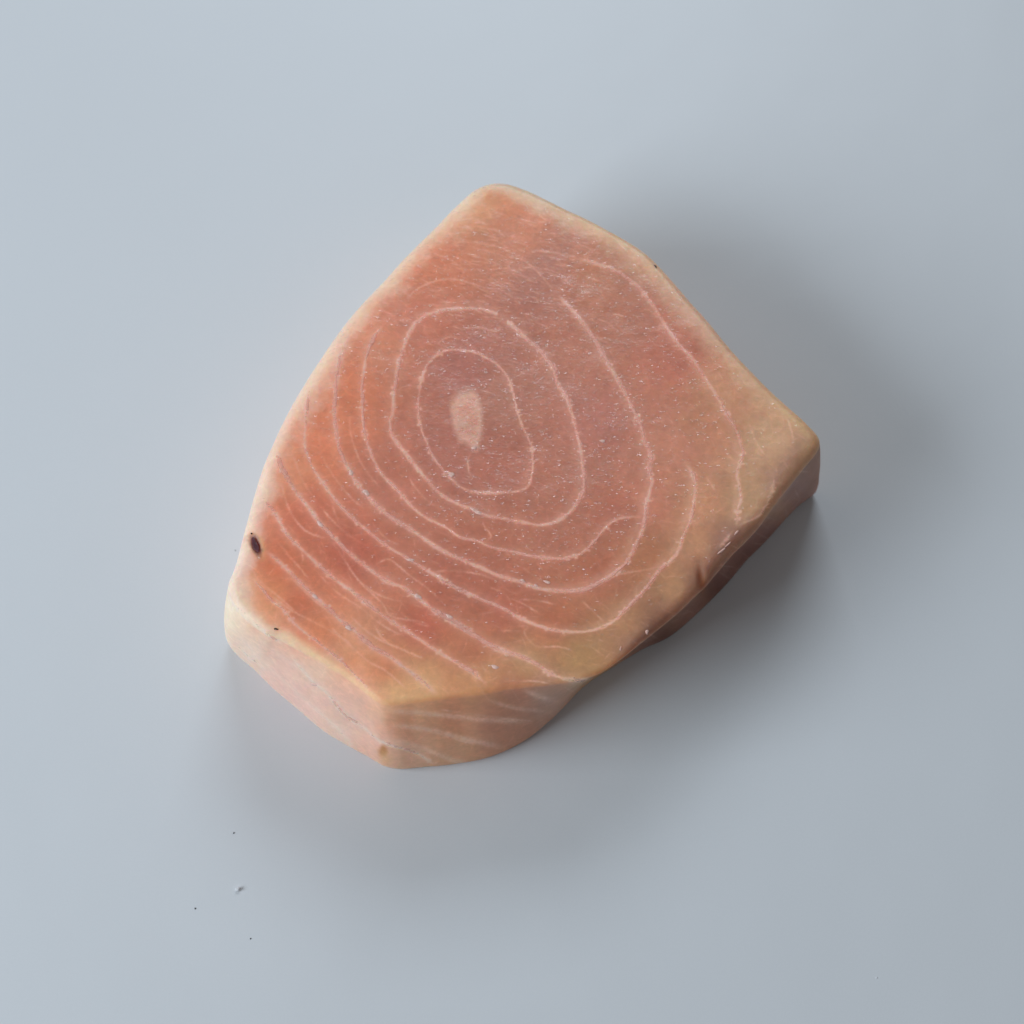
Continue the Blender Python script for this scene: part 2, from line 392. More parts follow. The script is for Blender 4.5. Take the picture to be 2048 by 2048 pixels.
# (points, width px, strength)
SEPTA = [
 (G(('4', [(560, 12), (430, 0), (330, 15), (240, 80), (180, 190), (150, 330), (145, 480), (165, 610), (210, 720), (260, 830), (320, 910), (390, 990), (460, 1050), (540, 1090), (680, 1108), (800, 1108), (900, 1095), (970, 1070), (1000, 1030), (1022, 950), (1025, 850), (1020, 760), (985, 660), (940, 570), (900, 450), (880, 350), (840, 220), (760, 120), (650, 50), (560, 12)])), 8, .75),
 (G(('1', [(1130, 1110), (1000, 1075), (850, 1075), (720, 1090), (590, 1130), (490, 1210), (430, 1340), (380, 1500), (345, 1700), (330, 1880)]), ('3', [(1318, 150), (1330, 270), (1400, 370), (1480, 470)]), ('4', [(180, 970), (280, 1080), (370, 1150), (470, 1200), (560, 1230), (660, 1280), (820, 1310), (950, 1332), (1090, 1355), (1220, 1320), (1310, 1260), (1370, 1180), (1415, 1090), (1425, 980), (1410, 850), (1390, 740), (1360, 620), (1330, 500), (1290, 380), (1220, 260), (1180, 130), (1090, 10)]), ('1', [(1450, 1370), (1330, 1270), (1220, 1170)])), 11, 1.0),
 (G(('1', [(270, 1190), (190, 1290), (130, 1440), (95, 1680)]), ('3', [(1105, 0), (1105, 150), (1130, 300), (1180, 440), (1250, 570), (1370, 690), (1490, 830), (1600, 910), (1740, 980), (1860, 1060)]), ('4', [(600, 1475), (700, 1520), (860, 1555), (1000, 1590), (1180, 1612), (1330, 1600), (1430, 1550), (1510, 1470), (1590, 1370), (1680, 1310), (1780, 1290), (1880, 1290)])), 9, .9),
 (G(('p', [(712, 655), (688, 690), (675, 740)]), ('3', [(890, 0), (885, 120), (900, 250), (930, 400), (1010, 560), (1090, 680), (1200, 800), (1310, 900), (1480, 1000), (1620, 1100), (1750, 1180), (1932, 1260)]), ('4', [(650, 1690), (760, 1740), (930, 1790), (1080, 1840), (1200, 1858), (1320, 1862), (1440, 1850), (1560, 1790), (1680, 1710), (1770, 1610), (1830, 1490), (1880, 1370), (1900, 1240)]), ('5', [(370, 760), (405, 630), (380, 520), (398, 430), (345, 320), (318, 200), (230, 20)]), ('2', [(330, 1620), (220, 1430), (120, 1260), (0, 1110)]), ('p', [(1110, 585)])), 12, 1.0),
 (G(('3', [(700, -120), (680, 0), (660, 200), (660, 370), (730, 540), (840, 700), (960, 850), (1130, 1000), (1280, 1120), (1430, 1210), (1590, 1310), (1750, 1400), (1932, 1510)]), ('7', [(130, 230), (300, 310), (450, 385), (600, 445), (760, 535), (900, 590), (1020, 620), (1160, 630), (1300, 615), (1420, 570), (1530, 480), (1620, 390), (1720, 280), (1800, 170), (1880, 90)]), ('5', [(580, 1200), (620, 1130), (650, 1040), (700, 930), (720, 830), (740, 700), (735, 600), (700, 540), (640, 470)])), 10, .95),
 (G(('3', [(462, 360), (440, 410), (480, 530), (570, 680), (700, 850), (780, 960), (880, 1060), (1000, 1180), (1150, 1300), (1290, 1400), (1420, 1450), (1540, 1540), (1680, 1640), (1800, 1710), (1932, 1780)]), ('7', [(100, 480), (200, 550), (350, 640), (500, 730), (650, 790), (770, 830), (880, 890), (970, 950), (1080, 990), (1220, 1005), (1320, 965)])), 13, 1.0),
 (G(('3', [(310, 730), (430, 880), (520, 1040), (640, 1160), (760, 1270), (880, 1380), (1000, 1460), (1150, 1580), (1300, 1690), (1500, 1820)]), ('6', [(1700, 790), (1932, 930)]), ('7', [(430, 1000), (500, 1055)])), 11, .9),
 (G(('3', [(340, 1150), (500, 1290), (640, 1430), (720, 1510), (830, 1600), (930, 1700), (1020, 1760), (1100, 1840)]), ('6', [(1200, 760), (1310, 820), (1400, 890), (1500, 960), (1620, 1060), (1690, 1125)])), 13, .95),
 (G(('6', [(240, 200), (300, 270), (400, 390), (490, 460), (600, 590), (720, 680), (840, 780), (950, 870), (1080, 1000), (1200, 1110)])), 8, .85),
 (G(('6', [(80, 380), (170, 470), (250, 550), (350, 640), (430, 690), (520, 750)])), 10, .7),
 (G(('6', [(540, 820), (640, 930), (720, 1020), (830, 1110), (950, 1260), (1040, 1320), (1110, 1370), (1200, 1450), (1290, 1500), (1400, 1530), (1520, 1570), (1600, 1620), (1680, 1680)])), 9, .85),
 (G(('6', [(90, 700), (200, 800), (320, 900), (420, 960)])), 6, .6),
 (G(('6', [(610, 1140), (750, 1240), (900, 1370), (1000, 1480), (1090, 1560)])), 6, .6),
 (G(('2', [(0, 690), (200, 740), (350, 800), (480, 900), (560, 990), (630, 1090), (720, 1240), (820, 1370), (920, 1480), (1000, 1600), (1070, 1710), (1160, 1860)]), ('5', [(990, 130), (1050, 220), (1090, 340), (1108, 410), (1075, 500), (1060, 570), (1075, 650), (1090, 760), (1070, 830), (1060, 930), (1040, 1000)])), 9, .8),
 (G(('5', [(1040, 1000), (1000, 1050), (950, 1110), (930, 1150), (960, 1180)])), 12, .9),
 (G(('5', [(1045, 990), (1110, 950), (1180, 920), (1250, 870), (1330, 700), (1350, 550)])), 8, .55),
 (G(('4', [(560, 780), (525, 850), (535, 940), (575, 1030)])), 7, .9),
]
FAINT = [
 G(('p', [(1112, 588), (1065, 535), (1005, 498), (930, 482)])), G(('1', [(420, 1010), (560, 900), (760, 850), (940, 880), (1080, 930)])),
 G(('6', [(520, 180), (700, 360), (880, 500), (1040, 610), (1180, 700)])), G(('6', [(760, 180), (900, 320), (1080, 440), (1260, 580), (1420, 660)])),
 G(('6', [(200, 60), (300, 230), (440, 350), (600, 490)])), G(('3', [(560, 420), (640, 620), (760, 800), (900, 960), (1060, 1090)])),
 G(('3', [(760, 250), (790, 430), (880, 590), (1000, 740), (1130, 850)])), G(('3', [(1000, 60), (1010, 250), (1060, 420), (1140, 560), (1260, 700)])),
 G(('1', [(830, 1245), (950, 1215), (1080, 1235), (1190, 1255)])), G(('1', [(660, 1370), (720, 1310), (800, 1290), (900, 1340), (1000, 1390)])),
 G(('4', [(640, 1290), (650, 1360), (690, 1410), (700, 1450), (640, 1480)])), G(('4', [(740, 1390), (700, 1450)])),
 G(('3', [(470, 620), (510, 780), (580, 920), (680, 1020), (830, 1070)])), G(('3', [(850, 1060), (960, 1230), (1060, 1380), (1160, 1480), (1260, 1580), (1310, 1660), (1420, 1690), (1550, 1710), (1640, 1750)])),
 G(('3', [(1080, 1400), (1200, 1490), (1330, 1540), (1500, 1560)])), G(('3', [(620, 1130), (640, 1220), (620, 1290)])), G(('3', [(450, 1080), (520, 1190), (620, 1300), (700, 1400)])),
 G(('3', [(860, 790), (900, 900), (950, 1010), (1050, 1080), (1160, 1130)])), G(('3', [(1640, 1330), (1760, 1320), (1900, 1310)])),
 G(('3', [(1190, 1270), (1300, 1230), (1380, 1280), (1460, 1350), (1600, 1450), (1700, 1540)])), G(('5', [(100, 1350), (300, 1320), (440, 1290), (600, 1235)])),
 G(('5', [(0, 970), (100, 930), (200, 900), (330, 905)])), G(('5', [(800, 560), (860, 650), (920, 740)])), G(('7', [(60, 165), (200, 160), (400, 180), (560, 230)])),
 G(('7', [(700, 580), (790, 590), (770, 640), (860, 740), (1040, 745), (1160, 785)])), G(('7', [(1200, 380), (1300, 470), (1390, 560)])),
 G(('7', [(480, 270), (620, 340), (690, 430), (800, 440)])), G(('7', [(560, 620), (680, 620), (770, 630)])), G(('7', [(700, 380), (860, 385), (1030, 425)])),
 G(('6', [(380, 340), (560, 470), (740, 560), (900, 650), (1000, 720), (1050, 820)])), G(('6', [(850, 590), (960, 690), (1040, 760), (1150, 860), (1280, 930), (1450, 1080)])),
 G(('6', [(1000, 500), (1130, 620), (1260, 700), (1400, 760), (1600, 850)])), G(('6', [(1180, 540), (1240, 660), (1360, 760)])), G(('6', [(1380, 480), (1520, 560), (1640, 590)])),
 G(('7', [(100, 1230), (300, 1260), (600, 1300), (850, 1325)])), G(('7', [(60, 1400), (300, 1480), (620, 1540)])), G(('7', [(700, 1010), (850, 1010), (1000, 1040)])),
 G(('5', [(1150, 160), (1210, 330), (1300, 450)])), G(('5', [(1430, 120), (1470, 200), (1500, 330)])), G(('1', [(700, 2000), (800, 1900)])),
 G(('3', [(780, 300), (800, 230), (830, 190)])), G(('3', [(1160, 930), (1280, 1060), (1400, 1130)])), G(('4', [(1200, 950), (1220, 890), (1270, 860)])),
 G(('4', [(800, 1900), (940, 1950), (1100, 2050)])), G(('4', [(920, 1660), (1020, 1730), (1130, 1800)])), G(('4', [(250, 1480), (380, 1475), (440, 1560)])),
 G(('4', [(60, 950), (110, 1050), (200, 1150), (300, 1230)])), G(('2', [(330, 330), (400, 380), (500, 440)])),
 G(('1', [(940, 370), (1020, 410), (1090, 435)])), G(('1', [(980, 460), (1120, 465), (1220, 540)])), G(('1', [(1340, 410), (1450, 440)])),
 G(('1', [(800, 560), (1000, 570), (1200, 610), (1300, 650)])), G(('1', [(1380, 620), (1560, 640), (1700, 670), (1800, 700)])), G(('1', [(1500, 780), (1650, 850), (1760, 930)])),
]
SH = lambda *a: a
ZONES = [  # x, y, tint there; upper middle has a faint lilac sheen painted in
 (1000, 790, 176, 116, 100), (1060, 620, 176, 112, 97), (1110, 560, 178, 114, 98), (1010, 455, 200, 124, 98), (965, 415, 208, 142, 106), (885, 530, 206, 122, 92),
 (850, 650, 196, 116, 94), (760, 690, 206, 128, 100), (690, 800, 208, 120, 88), (640, 900, 208, 120, 90), (580, 930, 212, 135, 104), (620, 1030, 192, 106, 82),
 (700, 1100, 182, 96, 76), (560, 1130, 196, 106, 76), (600, 1200, 192, 104, 76), (540, 1185, 204, 122, 86), (522, 1222, 212, 144, 110), (640, 1270, 204, 120, 86),
 (700, 1325, 206, 134, 100), (850, 1250, 182, 98, 78), (900, 1150, 180, 102, 82), (1000, 1200, 178, 100, 80), (1100, 1050, 182, 112, 92), (1150, 950, 184, 116, 98),
 (1200, 850, 184, 116, 104), (1300, 800, 190, 120, 100), (1250, 650, 182, 116, 96), (1350, 900, 194, 126, 104), (1420, 850, 192, 126, 100), (1450, 790, 194, 134, 106),
 (1540, 880, 198, 148, 118), (1500, 1000, 192, 142, 110), (1400, 1000, 196, 134, 104), (1390, 1095, 188, 130, 100), (1350, 1180, 180, 128, 94), (1250, 1250, 180, 126, 94),
 (1160, 1315, 176, 128, 90), (1060, 1330, 184, 132, 96), (1200, 1150, 182, 108, 84), (1300, 1000, 192, 120, 98), (1300, 1130, 182, 116, 86), (950, 1360, 198, 138, 100),
 (1100, 1240, 180, 106, 80), (850, 1375, 204, 150, 110), (940, 1300, 184, 110, 84), (780, 1340, 196, 118, 86), (790, 1392, 210, 160, 118),
 (1180, 560, 186, 120, 96), (1330, 720, 184, 106, 86), (930, 740, 176, 108, 98), (900, 900, 176, 106, 92), (1000, 930, 174, 104, 88), (780, 950, 186, 110, 90), (1230, 1020, 182, 108, 88),
 # lower left cut side
 (458, 1200, 226, 196, 174), (460, 1245, 226, 192, 170), (500, 1290, 226, 184, 166), (560, 1340, 222, 168, 154), (640, 1390, 216, 160, 146), (700, 1430, 214, 160, 146), (600, 1400, 220, 168, 156), (750, 1490, 210, 150, 134), (640, 1345, 222, 176, 152), (740, 1420, 208, 148, 124), (680, 1460, 218, 172, 156),
 # front side
 (800, 1450, 206, 134, 102), (900, 1430, 198, 124, 94), (990, 1440, 190, 122, 98), (900, 1505, 196, 136, 106), (800, 1525, 204, 150, 124), (1090, 1390, 176, 128, 112), (1050, 1385, 176, 108, 86),
 # right side, tinted darker than the other sides, darkest at the foot
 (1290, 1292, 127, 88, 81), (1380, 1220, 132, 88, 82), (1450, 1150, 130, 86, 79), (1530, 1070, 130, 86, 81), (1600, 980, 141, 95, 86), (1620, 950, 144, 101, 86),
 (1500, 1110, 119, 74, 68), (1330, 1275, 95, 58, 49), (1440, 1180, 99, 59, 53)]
GW = 2048
yy, xx = np.mgrid[300:1620:2, 400:1700:2].astype(np.float32)
OX, OY, ST = 400, 300, 2
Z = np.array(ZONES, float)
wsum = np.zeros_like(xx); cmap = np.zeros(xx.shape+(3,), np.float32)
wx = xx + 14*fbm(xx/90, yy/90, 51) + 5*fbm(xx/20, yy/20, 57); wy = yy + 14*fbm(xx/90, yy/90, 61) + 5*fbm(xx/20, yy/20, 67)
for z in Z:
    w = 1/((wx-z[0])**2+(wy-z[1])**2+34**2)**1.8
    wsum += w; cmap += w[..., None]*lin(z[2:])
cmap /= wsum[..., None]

# fine maps at full grid resolution for the lines
MX, MY, MWd, MHt = 400, 300, 1300, 1320
def blank(): return np.zeros((MHt, MWd), np.float32)
halo, fine, rough_m = blank(), blank(), blank()
def stamp(A, x, y, rad, amp):
    R = int(rad*2.6)+1
    x0, x1 = int(x)-R-MX, int(x)+R+1-MX; y0, y1 = int(y)-R-MY, int(y)+R+1-MY
    if x0 < 0 or y0 < 0 or x1 > MWd or y1 > MHt: return
    gy, gx = np.mgrid[y0:y1, x0:x1]
    g = amp*np.exp(-(((gx+MX-x)**2+(gy+MY-y)**2)/(rad*rad)))
    A[y0:y1, x0:x1] = np.maximum(A[y0:y1, x0:x1], g)
jit = lambda s: (random.random()-.5)*2*s
for k, (pts, w, st) in enumerate(SEPTA):
    P = open_spline(pts, 1.6); n = len(P)
    q = np.arange(n)
    a = st*(.74+.42*fbm(q/20., q*0+k, 70+k, 4))
    ends = np.minimum(sstep(0, 24, q), sstep(0, 24, n-1-q)) if k > 1 else 1+q*0.
    ww = w*.27*(1+.4*fbm(q/12., q*0+k, 90+k, 2))
    wig = 1.7*fbm(q/5., q*0+.5+k, 130+k, 3)
    for i in range(n):
        x, y = P[i]
        side = .5 if x > 1000 else .25
        stamp(halo, x-7*side*2, y-3, w*.95, .24*a[i]*ends[i])
        stamp(fine, x+wig[i], y+wig[i]*.6, ww[i], .85*a[i]*ends[i])
        # frayed ends of torn membrane, lying across the cut
        if random.random() < (.09 if x > 900 else .045):
            L = random.uniform(3, 13); th = math.radians(random.gauss(5, 22)); am = random.uniform(.4, .95)*a[i]; sg = random.choice((-1, 1))
            for m in range(int(L/1.2)): stamp(fine, x+wig[i]+sg*m*1.2*math.cos(th), y+wig[i]*.6+sg*m*1.2*math.sin(th), 1.5, am*(1-m*1.2/L*.6)*ends[i])
        elif random.random() < .03:
            rr = random.uniform(2.5, 4.5)
            for m in range(5): stamp(fine, x+jit(5), y+jit(3), rr*.7, random.uniform(.7, 1.1)*a[i]*ends[i])
for k, pts in enumerate(FAINT):
    P = open_spline(pts, 1.6); n = len(P); q = np.arange(n)
    a = .17+.17*fbm(q/22., q*0+k, 170+k, 2)
    ends = np.minimum(sstep(0, 12, q), sstep(0, 12, n-1-q))
    for i in range(n):
        stamp(fine, P[i][0]+jit(.5), P[i][1]+jit(.5), 2.1, a[i]*ends[i])
# straighter scratch-like fibres across the upper middle, and pale bands down the front side
for k in range(260):
    x = random.gauss(1010, 120); y = random.gauss(540, 80); th = math.radians(random.gauss(14, 9)); L = random.uniform(10, 46)
    if y < 400: continue
    amp = random.uniform(.10, .32); n = int(L/1.5)
    for i in range(n): stamp(fine, x+i*1.5*math.cos(th), y+i*1.5*math.sin(th), 1.25, amp*math.sin(math.pi*(i+1)/(n+1)))
for pts, wd, am in [([(775, 1422), (830, 1425), (900, 1432), (980, 1440), (1060, 1442)], 4, .5), ([(778, 1450), (850, 1458), (930, 1478), (1010, 1496)], 4, .5), ([(776, 1478), (840, 1494), (910, 1522), (950, 1528)], 4, .45),
                    ([(1040, 1372), (1075, 1392), (1120, 1404)], 4, .4), ([(970, 1398), (1030, 1416), (1100, 1424)], 3, .35), ([(470, 1262), (520, 1318), (580, 1372), (640, 1424), (700, 1478)], 3, .4), ([(500, 1262), (560, 1310), (620, 1352)], 4, .4)]:
    P = open_spline(pts, 1.6)
    for i in range(len(P)): stamp(fine, P[i][0], P[i][1], wd*1.3, .42*am*min(1, i/20, (len(P)-1-i)/20)*random.uniform(.8, 1))
# tiny random fibres in the muscle
for k in range(1500):
    x = random.uniform(480, 1600); y = random.uniform(400, 1380)
    th = math.radians(random.gauss(25, 35)); L = random.uniform(8, 40); cv = random.gauss(0, .012)
    amp = random.uniform(.03, .11); n = int(L/1.5)
    for i in range(n):
        stamp(fine, x, y, 1.5, amp*math.sin(math.pi*(i+1)/(n+1)))
        x += 1.5*math.cos(th); y += 1.5*math.sin(th); th += cv

def bil(A, u, v, ox, oy, st=1):
    x = np.clip((u-ox)/st, 0, A.shape[1]-1.01); y = np.clip((v-oy)/st, 0, A.shape[0]-1.01)
    xi = x.astype(int); yi = y.astype(int); fx = x-xi; fy = y-yi
    if A.ndim == 3: fx = fx[:, None]; fy = fy[:, None]
    return (A[yi, xi]*(1-fx)+A[yi, xi+1]*fx)*(1-fy)+(A[yi+1, xi]*(1-fx)+A[yi+1, xi+1]*fx)*fy

# ---------------------------------------------------------------- body mesh
V, I, Q, TRI, hidv, nr, M = build_body(1900, 380, 90)
RIMPX = None
u, v = to_px(V)
# on the sides that face away the colour follows the rim
tv = I[:, 2]
rimV = V.copy()
tt_rim = V[1+(380-1)*M:1+380*M]
ru, rv = to_px(tt_rim)
ru = np.concatenate([[u[0]], np.tile(ru, nr)]); rv = np.concatenate([[v[0]], np.tile(rv, nr)])
sidef = sstep(0.0, .1, I[:, 1])
wgt = hidv*sidef
u = u*(1-wgt)+ru*wgt; v = v*(1-wgt)+rv*wgt
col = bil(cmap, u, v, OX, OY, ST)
dist = I[:, 0]*1000   # mm from the rim
n_t = fbm(u/45, v/45, 201); n_f = fbm(u/9, v/9, 211)
# pale, dried fatty rim: width in mm and colour around the outline
RW = np.interp(tv, [0, 3, 6, 9, 10.5, 12, 14, 16, 20, 26, 32, 35, 37, 40, 43, 45, 47], [3.8, 5.8, 5.4, 4.8, 3.5, 2.6, 1.6, .8, .6, 1.6, 2.6, 4.2, 5.0, 5.8, 6.4, 6.2, 3.8])
rimc_keys = [0, 3, 6, 9, 12, 16, 20, 26, 30, 33, 36, 40, 44, 47]
rimc_vals = np.array([lin(c) for c in [(214, 188, 156), (206, 172, 134), (196, 160, 130), (192, 158, 116), (188, 150, 106), (180, 138, 92), (184, 134, 94), (200, 150, 108),
                                       (216, 180, 140), (224, 198, 170), (222, 196, 172), (222, 190, 160), (222, 188, 154), (214, 188, 156)]])
rimc = np.stack([np.interp(tv, rimc_keys, rimc_vals[:, i]) for i in range(3)], 1)
pale = 1 - sstep(.12, 1.25, dist/(RW*.88)*(1+.45*n_t+.18*n_f))
rimc = rimc*np.array([1.13, .99, 1.12])
pale *= np.interp(tv, [0, 9, 12, 16, 20, 26, 30, 34, 47], [.95, .85, .35, .2, .3, .6, .8, .9, .95])
pale = np.where(I[:, 1] > .1, pale*(hidv*.9 + .0), pale)
pale = np.where(I[:, 1] > .1, hidv*.85, pale)
col = col*(1-pale[:, None]) + rimc*pale[:, None]
hal = bil(halo, u, v, MX, MY); fin = bil(fine, u, v, MX, MY)
vis = 1-wgt
memb = lin((238, 180, 164)); memb_pale = lin((238, 202, 186))
sept = (memb*(1-pale[:, None]*.7)+memb_pale*pale[:, None]*.7)*1.25
sept = sept*(1-.8*sidef[:, None])+lin((246, 212, 196))*1.2*.8*sidef[:, None]
col = col*(1-(hal*vis*.8)[:, None]) + (sept*.9)*(hal*vis*.8)[:, None]
rag = fbm(u/3.4, v/2.6, 221, 2)
mixf = np.clip(fin*(1.1+.45*n_f+.6*rag), 0, 1)*vis*.92
col = col*(1-mixf[:, None]) + sept*mixf[:, None]
# dark, more translucent flesh just outside of each septum plus soft blotches
col *= (1 + .05*n_t + .04*n_f)[:, None]
# pale core patch in the middle of the rings
core = np.array(G(('4', [(500, 295), (580, 300), (625, 380), (640, 470), (645, 570), (640, 660), (620, 720), (590, 785), (520, 740), (450, 700), (405, 600), (390, 500), (375, 420), (420, 340)])))
# brown stain in the front corner, dark fleck
def blob(cx, cy, rx, ry, rot, c, soft=.35, amt=1.0):
    global col
    ca, sa = math.cos(rot), math.sin(rot)
    dx = (u-cx)*ca+(v-cy)*sa; dy = -(u-cx)*sa+(v-cy)*ca
    d = np.sqrt((dx/rx)**2+(dy/ry)**2) + .22*fbm(u/5, v/5, 301)
    w = (1-sstep(1-soft, 1+soft, d))*amt*vis
    col = col*(1-w[:, None]) + lin(c)*w[:, None]
blob(766, 1502, 9, 11, .2, (168, 104, 52), .6, .8)
blob(771, 1518, 12, 12, 0, (198, 148, 104), .7, .5)
blob(1403, 1160, 7, 24, -.1, (140, 78, 48), .7, .7)
blob(511, 1088, 15, 28, -.35, (205, 160, 120), .6, .5)
blob(511, 1089, 9.5, 23, -.34, (110, 34, 40), .5, .9)
blob(885, 1015, 3, 3, 0, (210, 170, 150), .6, .3)

def in_poly(P, x, y):
    c = np.zeros(len(x), bool); n = len(P)
    for i in range(n):
        x1, y1 = P[i]; x2, y2 = P[i-1]
        k = ((y1 > y) != (y2 > y)) & (x < (x2-x1)*(y-y1)/(y2-y1+1e-9)+x1)
        c ^= k
    return c
cp = closed_spline(core, 200); cc = cp.mean(0); inside = 0
for sc in (.80, .87, .93, 1.0, 1.06):
    inside = inside + in_poly(cc+(cp-cc)*sc, u+2.5*n_f, v+2.5*n_f)/5.
inside = inside*vis*.85
col = col*(1-inside[:, None])+lin((214, 160, 142))*inside[:, None]
wet = np.clip(np.exp(-(((u-1060)/330)**2+((v-800)/340)**2))*1.25 + .25*fbm(u/70, v/70, 401), 0, 1)
wet = np.maximum(wet, np.clip(np.exp(-(((u-1310)/120)**2+((v-620)/130)**2))*.8, 0, 1))
wet = np.clip(wet + .35*fbm(u/38, v/30, 431, 3)*wet, 0, 1)
wet = np.maximum(wet, .13*(1-sidef)); wet *= 1-.75*sidef

# relief of the cut: gentle undulation, septa slightly proud, flakes stepped
topf = 1-sidef
z = .00055*fbm(V[:, 0]*38+5, V[:, 1]*38, 501) + .00016*fbm(V[:, 0]*190, V[:, 1]*190, 511)
z += .00007*fin*vis + .00010*hal*vis
z += -.0013*np.clip(((u-1450)/200), 0, 1)**2*0
dent = lambda cx, cy, rx, ry, rot, dep: -dep*np.exp(-((((u-cx)*math.cos(rot)+(v-cy)*math.sin(rot))/rx)**2+((-(u-cx)*math.sin(rot)+(v-cy)*math.cos(rot))/ry)**2))
z += dent(1404, 1160, 8, 30, -.15, .0006) + dent(511, 1088, 7, 20, -.35, .0006)
V2 = V.copy()
V2[:, 2] += z*topf
FL = flesh_material(); MB = membrane_material()

piece = bpy.data.objects.new('fish_steak', None); S.collection.objects.link(piece)
tag(piece, 'thick piece of raw pink fish with pale concentric rings lying on the white tabletop', 'raw fish')
# triangles for the middle fan and quads for the rest
def mesh_mixed(name, V, Q, TRI, mat, parent, attrs):
    me = bpy.data.meshes.new(name)
    nl = Q.size+TRI.size
    me.vertices.add(len(V)); me.vertices.foreach_set('co', V.astype(np.float32).ravel())
    me.loops.add(nl); me.loops.foreach_set('vertex_index', np.concatenate([Q.ravel(), TRI.ravel()]).astype(np.int32))
    me.polygons.add(len(Q)+len(TRI))
    me.polygons.foreach_set('loop_start', np.concatenate([np.arange(len(Q))*4, Q.size+np.arange(len(TRI))*3]).astype(np.int32))
    me.polygons.foreach_set('use_smooth', np.ones(len(Q)+len(TRI), bool))
    me.update(calc_edges=True)
    for nm, arr in attrs.items():
        if arr.ndim == 2:
            a = me.attributes.new(nm, 'FLOAT_COLOR', 'POINT'); c = np.ones((len(V), 4), np.float32); c[:, :3] = arr
            a.data.foreach_set('color', c.ravel())
        else:
            a = me.attributes.new(nm, 'FLOAT', 'POINT'); a.data.foreach_set('value', arr.astype(np.float32))
    me.materials.append(mat)
    o = bpy.data.objects.new(name, me); S.collection.objects.link(o); o.parent = parent
    return o
# close the underside
BOT = len(V2); V2 = np.vstack([V2, [[CEN[0], CEN[1], .0001]]])
a = 1+(nr-1)*M; j = np.arange(M)
TRI = np.vstack([TRI, np.stack([np.full(M, BOT), a+(j+1) % M, a+j], 1)])
ap = lambda x: np.concatenate([x, x[-1:]])
# outward orientation check
e = V2[Q[M*10]]; nz = np.cross(e[1]-e[0], e[2]-e[0])[2]
if nz < 0: Q = Q[:, ::-1]; TRI = TRI[:, ::-1]
nzt = np.cross(V2[TRI[0][1]]-V2[TRI[0][0]], V2[TRI[0][2]]-V2[TRI[0][0]])[2]
if nzt < 0: TRI = TRI[:, ::-1]
ALB = 1.55   # photo tone -> reflectance
col = col*(1-.0*topf*(1-pale)*(1-np.clip(fin, 0, 1)))[:, None]
flat = np.array(lin((178, 112, 94)))   # even the flesh out a little
wf = (.34*np.exp(-(np.hypot(u-1000, v-850)/370)**4)*(1-pale)*topf*(1-np.clip(fin+inside, 0, 1)))[:, None]
col = col*(1-wf)+flat*wf
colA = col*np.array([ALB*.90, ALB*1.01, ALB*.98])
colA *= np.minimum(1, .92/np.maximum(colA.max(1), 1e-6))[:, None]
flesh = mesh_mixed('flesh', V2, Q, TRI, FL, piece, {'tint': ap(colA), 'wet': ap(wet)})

# ---------------------------------------------------------------- tracing onto the surface
Vc, Ic, Qc, Tc, _, nrc, Mc = build_body(520, 110, 40)
uc, vc = to_px(Vc)
zc = .00055*fbm(Vc[:, 0]*38+5, Vc[:, 1]*38, 501) + .00016*fbm(Vc[:, 0]*190, Vc[:, 1]*190, 511) + .00007*bil(fine, uc, vc, MX, MY) + .0001*bil(halo, uc, vc, MX, MY)
Vc[:, 2] += zc*(1-sstep(0, .1, Ic[:, 1]))
if nz < 0: Qc = Qc[:, ::-1]
BV = BVHTree.FromPolygons([tuple(p) for p in Vc], [tuple(int(i) for i in q) for q in Qc] + [tuple(int(i) for i in t) for t in Tc])
def hit(x, y):
    loc, nrm, idx, d = BV.ray_cast(CPOS, px_dir(x, y))
    if loc is None:
        loc, nrm, idx, d = BV.find_nearest(on_plane(x, y, T))
        if d > .0012: return None, None
    if nrm.dot(px_dir(x, y)) > 0: nrm = -nrm
    return loc, nrm

def col_at(x, y):
    return bil(cmap, np.array([x], float), np.array([y], float), OX, OY, ST)[0]

def ribbon(name, pts, w, st, seed, tone=(232, 172, 152)):
    P = open_spline(pts, 2.2); n = len(P); q = np.arange(n)
    wn = 1+.55*fbm(q/9., q*0, seed, 3); an = fbm(q/22., q*0, seed+9, 3)
    wig = 1.8*fbm(q/6., q*0+.5, seed+19, 2)
    tan = np.gradient(P, axis=0); tan /= np.linalg.norm(tan, axis=1)[:, None]+1e-9
    nor = np.stack([-tan[:, 1], tan[:, 0]], 1)
    Vv, Ff, fade, tint = [], [], [], []
    prev = -1; K = 7
    for i in range(n):
        row = []
        en = min(1, i/14, (n-1-i)/14)
        half = w*.5*max(.35, wn[i])*(.4+.6*en)
        for c in range(K):
            s = (c/(K-1)*2-1)
            x, y = P[i]+nor[i]*(s*half+wig[i]) + np.array([jit(.35), jit(.35)])
            loc, nm = hit(x, y)
            if loc is None: row = None; break
            hgt = .000012+.00004*max(0, 1-s*s)*max(.2, .8+an[i])
            row.append((loc+nm*hgt, (1-s*s)*min(1, st*(.72+.75*an[i]))*en, x, y))
        if row is None: prev = -1; continue
        base = len(Vv)
        for p, f, x, y in row:
            Vv.append(tuple(p)); fade.append(max(0, f))
            c = col_at(x, y)
            tc_ = (c*.25+lin(tone)*.75)*1.5; tint.append(tc_*min(1, .88/tc_.max()))
        if prev >= 0:
            for c in range(K-1): Ff.append((prev+c, prev+c+1, base+c+1, base+c))
        prev = base
    if not Ff: return
    o = mesh_obj(name, Vv, Ff, MB, piece, attrs={'fade': np.array(fade), 'tint': np.array(tint)})
    return o
